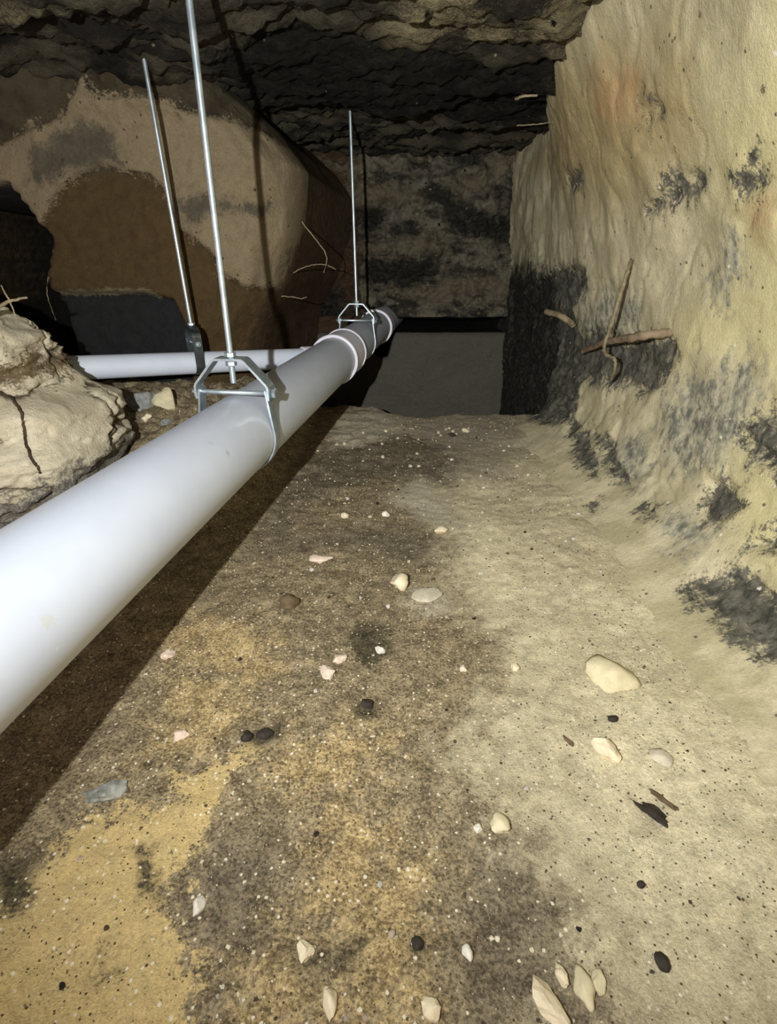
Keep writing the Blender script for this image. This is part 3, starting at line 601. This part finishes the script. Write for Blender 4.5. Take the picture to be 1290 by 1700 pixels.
# scattered pebbles, each its own
rs = np.random.RandomState(5)
protos = {}
cnt = 0
while cnt < 170:
    x = rs.uniform(-.32, .36); y = rs.uniform(.13, 1.5)
    if x < -.16 + .03 * y and y > .6 and rs.rand() < .4: continue
    if abs(x) > .12 + .62 * y: continue
    mt = rs.choice(['cream', 'pink', 'white', 'tan', 'char', 'brown'], p=[.26, .14, .26, .12, .12, .10])
    key = (mt, rs.randint(4)); sz = rs.uniform(.003, .0075) * (.55 + .75 * y) ** .9
    dark = mt in ('char', 'brown')
    if key not in protos:
        o = stone('pebble', x, y, 1, .85, .7, ST[mt], None, None, None, 0, 0, .3, 700 + len(protos), .3, None, 2, 4)
        protos[key] = o
    else:
        o = protos[key].copy(); C.objects.link(o)
    o.location = (x, y, fz(x, y)); o.scale = (sz, sz, sz); o.rotation_euler = (0, 0, rs.uniform(0, 6.3))
    if dark: tag(o, 'tiny dark crumb scattered on the sandy floor', 'pebble', 'tiny dark crumbs on the floor')
    else: tag(o, 'tiny pale pebble scattered on the sandy floor', 'pebble', 'tiny pale pebbles on the floor')
    cnt += 1
# grit: uncountable grains, one object
N = 9000
v0, f0 = ICO1; f0 = np.array(f0)
gx = rs.uniform(-.36, .42, N * 3); gy = .1 + 1.5 * rs.rand(N * 3) ** 1.5
dens = .35 + .65 * sm((fbm(gx, gy, 0, 6, 3, 81) + .1) / .4)
ok = (gx < np.where(gy < 1.45, .35, .40)) & (np.abs(gx) < .14 + .68 * gy) & (rs.rand(N * 3) < dens); gx = gx[ok][:N]; gy = gy[ok][:N]; N = len(gx)
gz = floor_z(gx, gy); gs = (.0005 + .0011 * rs.rand(N) ** 3) * (.6 + .8 * gy)
V = np.zeros((N, 12, 3)); rot = rs.uniform(0, 6.3, N)
jit = 1 + .35 * (rs.rand(N, 12) - .5)
b = v0[None] * jit[..., None] * gs[:, None, None] * (np.array([1, .8, .7]))
V[..., 0] = b[..., 0] * np.cos(rot)[:, None] - b[..., 1] * np.sin(rot)[:, None] + gx[:, None]
V[..., 1] = b[..., 0] * np.sin(rot)[:, None] + b[..., 1] * np.cos(rot)[:, None] + gy[:, None]
V[..., 2] = b[..., 2] + gz[:, None] + gs[:, None] * .25
V = V.reshape(-1, 3).astype(np.float32); Fq = (f0[None] + (np.arange(N) * 12)[:, None, None]).reshape(-1, 3).astype(np.int32)
me = bpy.data.meshes.new('grit'); me.vertices.add(len(V)); me.vertices.foreach_set('co', V.ravel())
me.loops.add(Fq.size); me.loops.foreach_set('vertex_index', Fq.ravel()); me.polygons.add(len(Fq))
me.polygons.foreach_set('loop_start', np.arange(0, Fq.size, 3, dtype=np.int32)); me.polygons.foreach_set('loop_total', np.full(len(Fq), 3, np.int32)); me.update(calc_edges=True)
a = me.attributes.new('tone', 'FLOAT', 'POINT'); a.data.foreach_set('value', np.repeat(rs.rand(N), 12).astype(np.float32))
k = NT('loose_grit'); tn = k.n('Attribute', {'attribute_name': 'tone'}).outputs['Fac']
cr = k.n('ValToRGB', None, _0=tn); cr.color_ramp.interpolation = 'CONSTANT'
cr.color_ramp.elements[0].color = lin((84, 72, 56)); cr.color_ramp.elements[1].position = .34; cr.color_ramp.elements[1].color = lin((128, 112, 84))
for p, c in ((.6, (170, 154, 120)), (.8, (206, 194, 160)), (.93, (232, 226, 208))): cr.color_ramp.elements.new(p).color = lin(c)
k.set(k.b.inputs['Base Color'], cr.outputs[0]); k.b.inputs['Roughness'].default_value = .95; me.materials.append(k.m)
o = bpy.data.objects.new('grit', me); C.objects.link(o); tag(o, 'loose sand grains and grit over the floor', 'grit', None, 'stuff')

# ------------------------------------------------------------------ roots
def smooth_path(pts, n=8):
    pts = [Vector(p) for p in pts]; out = []
    for i in range(len(pts) - 1):
        p0, p1, p2, p3 = pts[max(i - 1, 0)], pts[i], pts[i + 1], pts[min(i + 2, len(pts) - 1)]
        for k in range(n):
            t = k / n
            out.append(.5 * ((2 * p1) + (p2 - p0) * t + (2 * p0 - 5 * p1 + 4 * p2 - p3) * t * t + (3 * p1 - p0 - 3 * p2 + p3) * t ** 3))
    return out + [pts[-1]]
def root(label, pts, r, m, ends=(1, .6), wob=.0015, group=None, name='root', seed=0):
    P = smooth_path(pts); rr = np.random.RandomState(seed)
    n = len(P); R = [r * (ends[0] + (ends[1] - ends[0]) * i / (n - 1)) * (1 + .07 * (rr.rand() - .5) * 2) for i in range(n)]
    P = [p + Vector(rr.uniform(-wob, wob, 3)) for p in P]
    bm = bmesh.new(); c = P[0].copy(); tube(bm, [p - c for p in P], R, 9)
    o = bm_obj(name, bm, m); o.location = c; return tag(o, label, 'root', group)
from mathutils.bvhtree import BVHTree
_bo = bpy.data.objects['soil_block'].data
BT = BVHTree.FromPolygons([v.co[:] for v in _bo.vertices], [p.vertices[:] for p in _bo.polygons])
def bsurf(x, z, off=.0035):    # a point on the lit front of the clay block
    o = Vector((0, 0, .45)); d = (Vector((x, .69, z)) - o).normalized(); h, n, _, _ = BT.ray_cast(o, d)
    return h + n * (off if n.dot(d) < 0 else -off) if h else Vector((x, .69, z))
root('thick brown root jutting sideways from the right sand face', [(0.47, 1.33, 0.24), (0.445, 1.146, 0.286), (0.44, 1.048, 0.307), (0.445, 0.974, 0.323), (0.49, 0.962, 0.331)], .0078, M_root, (.75, 1.05), .0012, seed=1)
root('thin curled root hanging in front of the thick brown root', [(0.475, 1.141, 0.45), (0.45, 1.089, 0.434), (0.44, 1.085, 0.383), (0.436, 1.092, 0.333), (0.432, 1.099, 0.29), (0.432, 1.085, 0.274), (0.435, 1.047, 0.271), (0.44, 1.048, 0.253), (0.46, 1.107, 0.219)], .0038, M_root2, (1, .8), .0008, seed=2)
root('pale broken root stub above the dark pit side', [(0.43, 1.537, 0.312), (0.44, 1.486, 0.312), (0.455, 1.448, 0.305), (0.485, 1.465, 0.286)], .0085, M_root2, (.9, 1), .0008, seed=3)
root('dark thin root hanging down the pale clay block', [bsurf(x, z) for x, z in [(-0.53, 0.289), (-0.5223, 0.2883), (-0.5147, 0.2877), (-0.507, 0.287), (-0.5027, 0.2847), (-0.4983, 0.2823), (-0.494, 0.28), (-0.4917, 0.273), (-0.4893, 0.266), (-0.487, 0.259), (-0.4897, 0.245), (-0.4923, 0.231), (-0.495, 0.217), (-0.4943, 0.2097), (-0.4937, 0.2023), (-0.493, 0.195), (-0.491, 0.189), (-0.489, 0.183), (-0.487, 0.177)]], .0022, M_root3, (1, .8), .0006, seed=4)
root('pale forked twig root at the left edge above the clay block', [(-0.573, 0.8, 0.377), (-0.548, 0.8, 0.386), (-0.531, 0.8, 0.393), (-0.506, 0.8, 0.397)], .0035, M_root2, (1, .4), .0006, seed=5)
root('fine rootlet dangling from the forked twig root', [(-0.533, 0.8, 0.392), (-0.531, 0.8, 0.381), (-0.53, 0.8, 0.364)], .0014, M_root2, (1, .5), .0004, seed=6)
root('fine rootlet rising from the forked twig root', [(-0.532, 0.8, 0.393), (-0.536, 0.8, 0.403), (-0.538, 0.8, 0.413)], .0014, M_root2, (1, .5), .0004, seed=7)
root('hair root hanging left of the black clay layer', [(-0.781, 1.33, 0.406), (-0.793, 1.33, 0.373), (-0.793, 1.33, 0.344), (-0.789, 1.33, 0.312)], .0012, M_root2, (1, .6), .0006, seed=8)
root('pale rootlet curling down from the rounded end of the clay bank', [(-0.238, 1.55, 0.55), (-0.226, 1.55, 0.533), (-0.198, 1.55, 0.499), (-0.179, 1.55, 0.475), (-0.165, 1.55, 0.454), (-0.164, 1.55, 0.432), (-0.173, 1.55, 0.41)], .0018, M_root2, (1, .7), .001, seed=9)
root('pale arching rootlet crossing the curled rootlet', [(-0.303, 1.58, 0.367), (-0.287, 1.58, 0.384), (-0.255, 1.58, 0.41), (-0.223, 1.58, 0.424), (-0.19, 1.58, 0.429), (-0.166, 1.58, 0.427), (-0.142, 1.58, 0.417)], .0017, M_root2, (1, .6), .001, seed=10)
root('short rootlet low on the reddish bank corner', [(-0.293, 1.55, 0.351), (-0.26, 1.55, 0.349), (-0.239, 1.55, 0.345), (-0.222, 1.55, 0.349)], .0017, M_root2, (1, .6), .001, seed=11)
root('pale straight rootlet under the black humus near the right face', [(0.322, 1.621, 0.745), (0.361, 1.614, 0.745), (0.399, 1.588, 0.745)], .0016, M_root2, (1, .8), .0008, seed=12)
root('short pale root tip poking from the black humus', [(0.256, 1.325, 0.735), (0.268, 1.303, 0.735), (0.294, 1.298, 0.735)], .0028, M_root2, (1, .7), .0008, seed=13)
